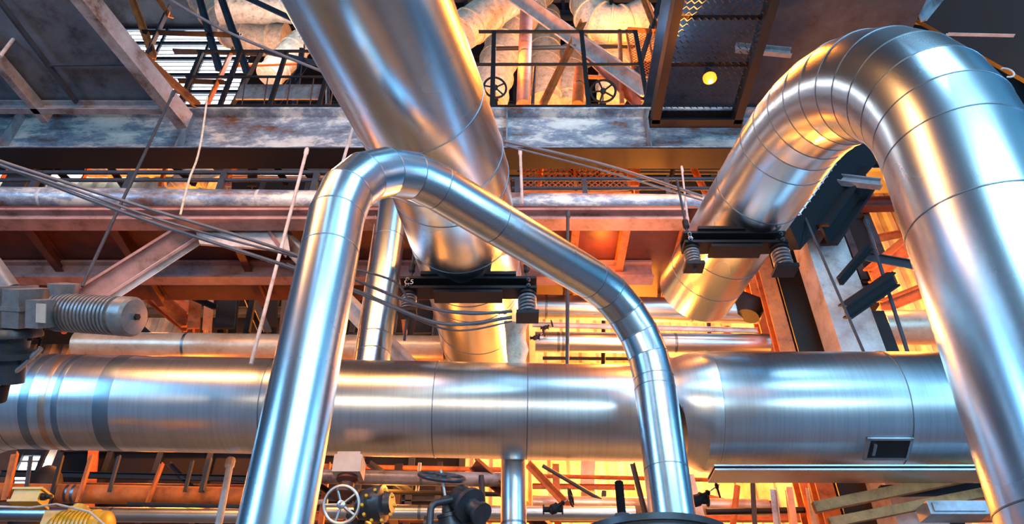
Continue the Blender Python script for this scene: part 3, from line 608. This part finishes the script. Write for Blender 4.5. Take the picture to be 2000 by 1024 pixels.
mk('indicator_neck',G().lathe(b0-Vector((0,0,.1)),(0,0,-1),[(0,.12),(.06,.14),(.1,.09),(.16,.09),(.2,.18),(.25,.18)],20),REDB,e)
mk('gear_case',G().lathe(L(735,985,Y=8.8),(1,-.2,0),[(-.25,.1),(-.2,.17),(-.05,.2),(.05,.22),(.1,.22),(.12,.14),(.2,.12)],28),MOTD,e)
q=L(742,995,Y=8.7)
for a in range(10): mk('bolt',G().lathe(q+Vector((math.cos(a*.628)*.19,-.1,math.sin(a*.628)*.19)),(0,-1,0),[(0,.02),(.05,.02)],6),YEL,e)
w=L(863,932,Y=8.4); gvalve('tilted_valve','dark valve with flat handwheel and cast body',w,(.12,-.5,.9),M(44,w),MOTD,MOTD,(.22,.3,-1),bodylen=.62)
solo('bent_branch_pipe','dark bent branch pipe beside valve','pipe',G().tube(bend([L(838,1045,Y=8.3),L(842,985,Y=8.3),L(890,975,Y=8.4)],.1,15)[0],.04,14),MOTD)
q=L(915,985,Y=8.4); g=G().lathe(q,(.5,-.4,-.5),[(-.25,.08),(-.2,.15),(-.05,.16),(0,.2),(.05,.2),(.06,.1),(.2,.09),(.22,.13),(.27,.13)],24)
solo('cast_fitting','dark cast pipe fitting with flange','fitting',g,MOTD)
for (u,v,s) in ((1115,972,.9),(1400,950,1.1),(1062,650,.6),(1078,632,.5)):
    w=L(u,v,Y=9.7 if v>700 else 11.2); gvalve('small_valve','small dark hand valve on thin pipework',w,(.9,-.3,.1),.13*s,BLACK,BLACK,(-.8,.1,-.5),'small hand valves')
q=L(1214,1000,Y=7.2); prof=[]
for i in range(26): prof+=[(i*.014,.035),(i*.014+.007,.045)]
e=thing('valve_spindle','threaded steel valve spindle standing upright','spindle',q)
mk('thread',G().lathe(q-Vector((0,0,.06)),(0,0,1),prof+[(.37,.03)],16),BLACK,e); mk('spindle_nut',G().lathe(q-Vector((0,0,.1)),(0,0,1),[(0,.08),(.07,.08)],6),DARK,e)
for (u,rr,l,Y,v) in ((1268,.62,'wide dark domed vessel lid',6.2,1045),(1062,.2,'small polished domed lid',6.6,1040)):
    q=L(u,v,Y=Y-.1); e=thing('vessel_lid',l,'lid',q)
    mk('dome',G().lathe(q-Vector((0,0,.2)),(0,0,1),[(0,rr),(.1,rr),(.1,rr*1.05),(.15,rr*1.05),(.16,rr*.96),(.19,rr*.6),(.2,.02)],48),MOTD,e)
    mk('vessel_wall',G().lathe((q.x,q.y,0.0),(0,0,1),[(0,rr*.95),(q.z-.21,rr*.95)],40),ALUO,e)
q=L(160,1034,Y=8.2); k_=.7; prof=[(-.5*k_,.05),(-.48*k_,.2*k_),(-.4*k_,.24*k_)]
for i in range(9): s=(-.36+i*.07)*k_; prof+=[(s,.27*k_),(s,.29*k_),(s+.04*k_,.29*k_),(s+.04*k_,.27*k_)]
prof+=[(.3*k_,.25*k_),(.32*k_,.27*k_),(.4*k_,.26*k_),(.44*k_,.18*k_),(.45*k_,.04)]
e=thing('yellow_motor','yellow ribbed electric motor with terminal box','motor',q)
mk('ribbed_body',G().lathe(q,(1,-.1,0),prof,36),YEL,e)
mk('motor_neck',G().lathe(q+Vector((-.1,0,.16)),(0,0,1),[(0,.12),(.06,.12),(.06,.08),(.1,.08)],16),YEL,e)
b0=L(60,974,Y=8.2); mk('terminal_box',G().box(b0,(.3,.22,.12)).box(b0+Vector((0,0,.07)),(.34,.26,.025)).box(b0+Vector((0,0,-.07)),(.34,.26,.025)),YEL,e)
mk('gland',G().lathe(b0+Vector((.14,-.05,0)),(1,0,0),[(0,.04),(.06,.04),(.06,.025),(.12,.025)],10),BLACK,e)
mk('bracket',G().box(q+Vector((-.34,0,.05)),(.2,.14,.26)),YEL,e)
solo('motor_cable','pale cable looping from yellow motor','cable',G().tube([L(0,990,Y=8),L(60,992,Y=8),L(110,985,Y=8),L(175,1000,Y=7.8),L(215,1035,Y=7.8)],.012,8),GREYL)

# ---------------------------------------------------------------- LIGHT
def area(name,locn,tgt,sx,sy,en,c):
    l=bpy.data.lights.new(name,'AREA'); l.shape='RECTANGLE'; l.size=sx; l.size_y=sy; l.energy=en; l.color=c
    o=bpy.data.objects.new(name,l); sc.collection.objects.link(o); o.location=locn
    o.rotation_euler=(Vector(tgt)-Vector(locn)).to_track_quat('-Z','Y').to_euler(); return o
def point(name,p,en,c,r=.3):
    l=bpy.data.lights.new(name,'POINT'); l.energy=en; l.color=c; l.shadow_soft_size=r
    o=bpy.data.objects.new(name,l); sc.collection.objects.link(o); o.location=p
CO=(.24,.6,1); WA=(1,.25,.022); WY_=(1,.31,.035)
area('hall_window_cool',(5,-10,13),(1,9,7),12,2.2,2000,(.45,.78,1))
area('hall_window_cool_side',(-14,-3,8),(0,7,7),2.6,7,1500,CO)
area('hall_window_cool_right',(13,0,7),(2,8,7),2,6,900,CO)
area('overhead_fill_cool',(5.5,-2.5,17),(4,5,8.5),6,3,1100,(.4,.72,1))  # added above and behind the camera to brighten the swan neck's crown
area('low_strip_fill_right',(7,-9,2.2),(5,9,6.3),9,.9,1000,(.6,.88,1))  # low strip added behind the camera for the header's long highlight
area('low_strip_fill_left',(-5,-9,2.2),(-3,9,6.3),8,.9,850,(1,.72,.48))  # warm half of the added strip, tints the header's left highlight
area('fill_warm_left',(-4.5,2.6,11.6),(-3.8,9,6.5),7,1.6,950,(1,.4,.12))  # unseen light added to turn the header's left half peach
area('fill_warm_high',(3.4,7.2,13.0),(-.3,5.5,8.5),1.8,.7,500,WA)  # unseen light added for the orange edge of the overhead pipe
point('warm_point',(1.5,9.4,7.6),170,WA,.15)  # point light added above the header to throw orange on the swan neck
point('warm_point',(2.2,10.2,7.7),150,WA,.2)
point('warm_point',lp-Vector((0,0,.4)),15,WA,.1)
point('cool_point',L(1320,80,Z=zg+.55),30,(.45,.7,1),.1)  # fill added so the grating's holes show bluish
point('cool_point',L(1250,650,Y=10.4),45,(.5,.78,1),.2)  # fill added to pick the middle pipes out from the wall
point('warm_point',L(1270,700,Y=17.5),7500,WY_,.5)
point('warm_point',L(1740,560,Y=17.5),6000,WY_,.5)
point('warm_point',L(340,600,Y=15.5),1500,WA,.5)
point('warm_point',L(1250,960,Y=17),5000,WY_,.5)
point('warm_point',L(1300,480,Y=12.3),450,WA,.3)
point('warm_point',L(1180,500,Y=10.3),50,WA,.15)
point('warm_point',L(1000,100,Y=13.0),380,WA,.3)
point('warm_point',L(1230,60,Y=14.0),650,WA,.3)
point('warm_point',L(400,120,Y=13.5),300,WA,.3)
point('warm_point',L(700,330,Y=12.5),110,WA,.3)
point('warm_point',L(1780,470,Y=11.5),350,WA,.3)
point('cool_point',L(520,90,Y=13.2),500,(.85,.93,1),.5)
point('cool_point',L(1100,60,Y=13.2),300,(.95,.95,1),.5)
point('warm_point',L(300,930,Y=13.5),250,WA,.4)
point('warm_point',L(760,950,Y=13),300,WA,.4)
point('warm_point',L(1750,1000,Y=12.3),350,WA,.4)
wd=bpy.data.worlds.new('hall_surround'); sc.world=wd; wd.use_nodes=True; t=wd.node_tree; bg=t.nodes['Background']
tc=t.nodes.new('ShaderNodeTexCoord'); n=t.nodes.new('ShaderNodeTexNoise'); n.inputs['Scale'].default_value=1.2; n.inputs['Detail'].default_value=0
t.links.new(tc.outputs['Generated'],n.inputs['Vector'])
r=ramp(t,n.outputs[0],[(.36,(.003,.018,.055)),(.52,(.014,.09,.22)),(.7,(.1,.42,.75))]); t.links.new(r.outputs[0],bg.inputs[0]); bg.inputs[1].default_value=.85
cam=bpy.data.cameras.new('camera'); co=bpy.data.objects.new('camera',cam); sc.collection.objects.link(co); sc.camera=co
co.location=EYE; co.rotation_euler=(math.radians(90)+PITCH,0,0); cam.sensor_width=36; cam.lens=36*F/2000; cam.clip_end=200
sc.view_settings.view_transform='Standard'
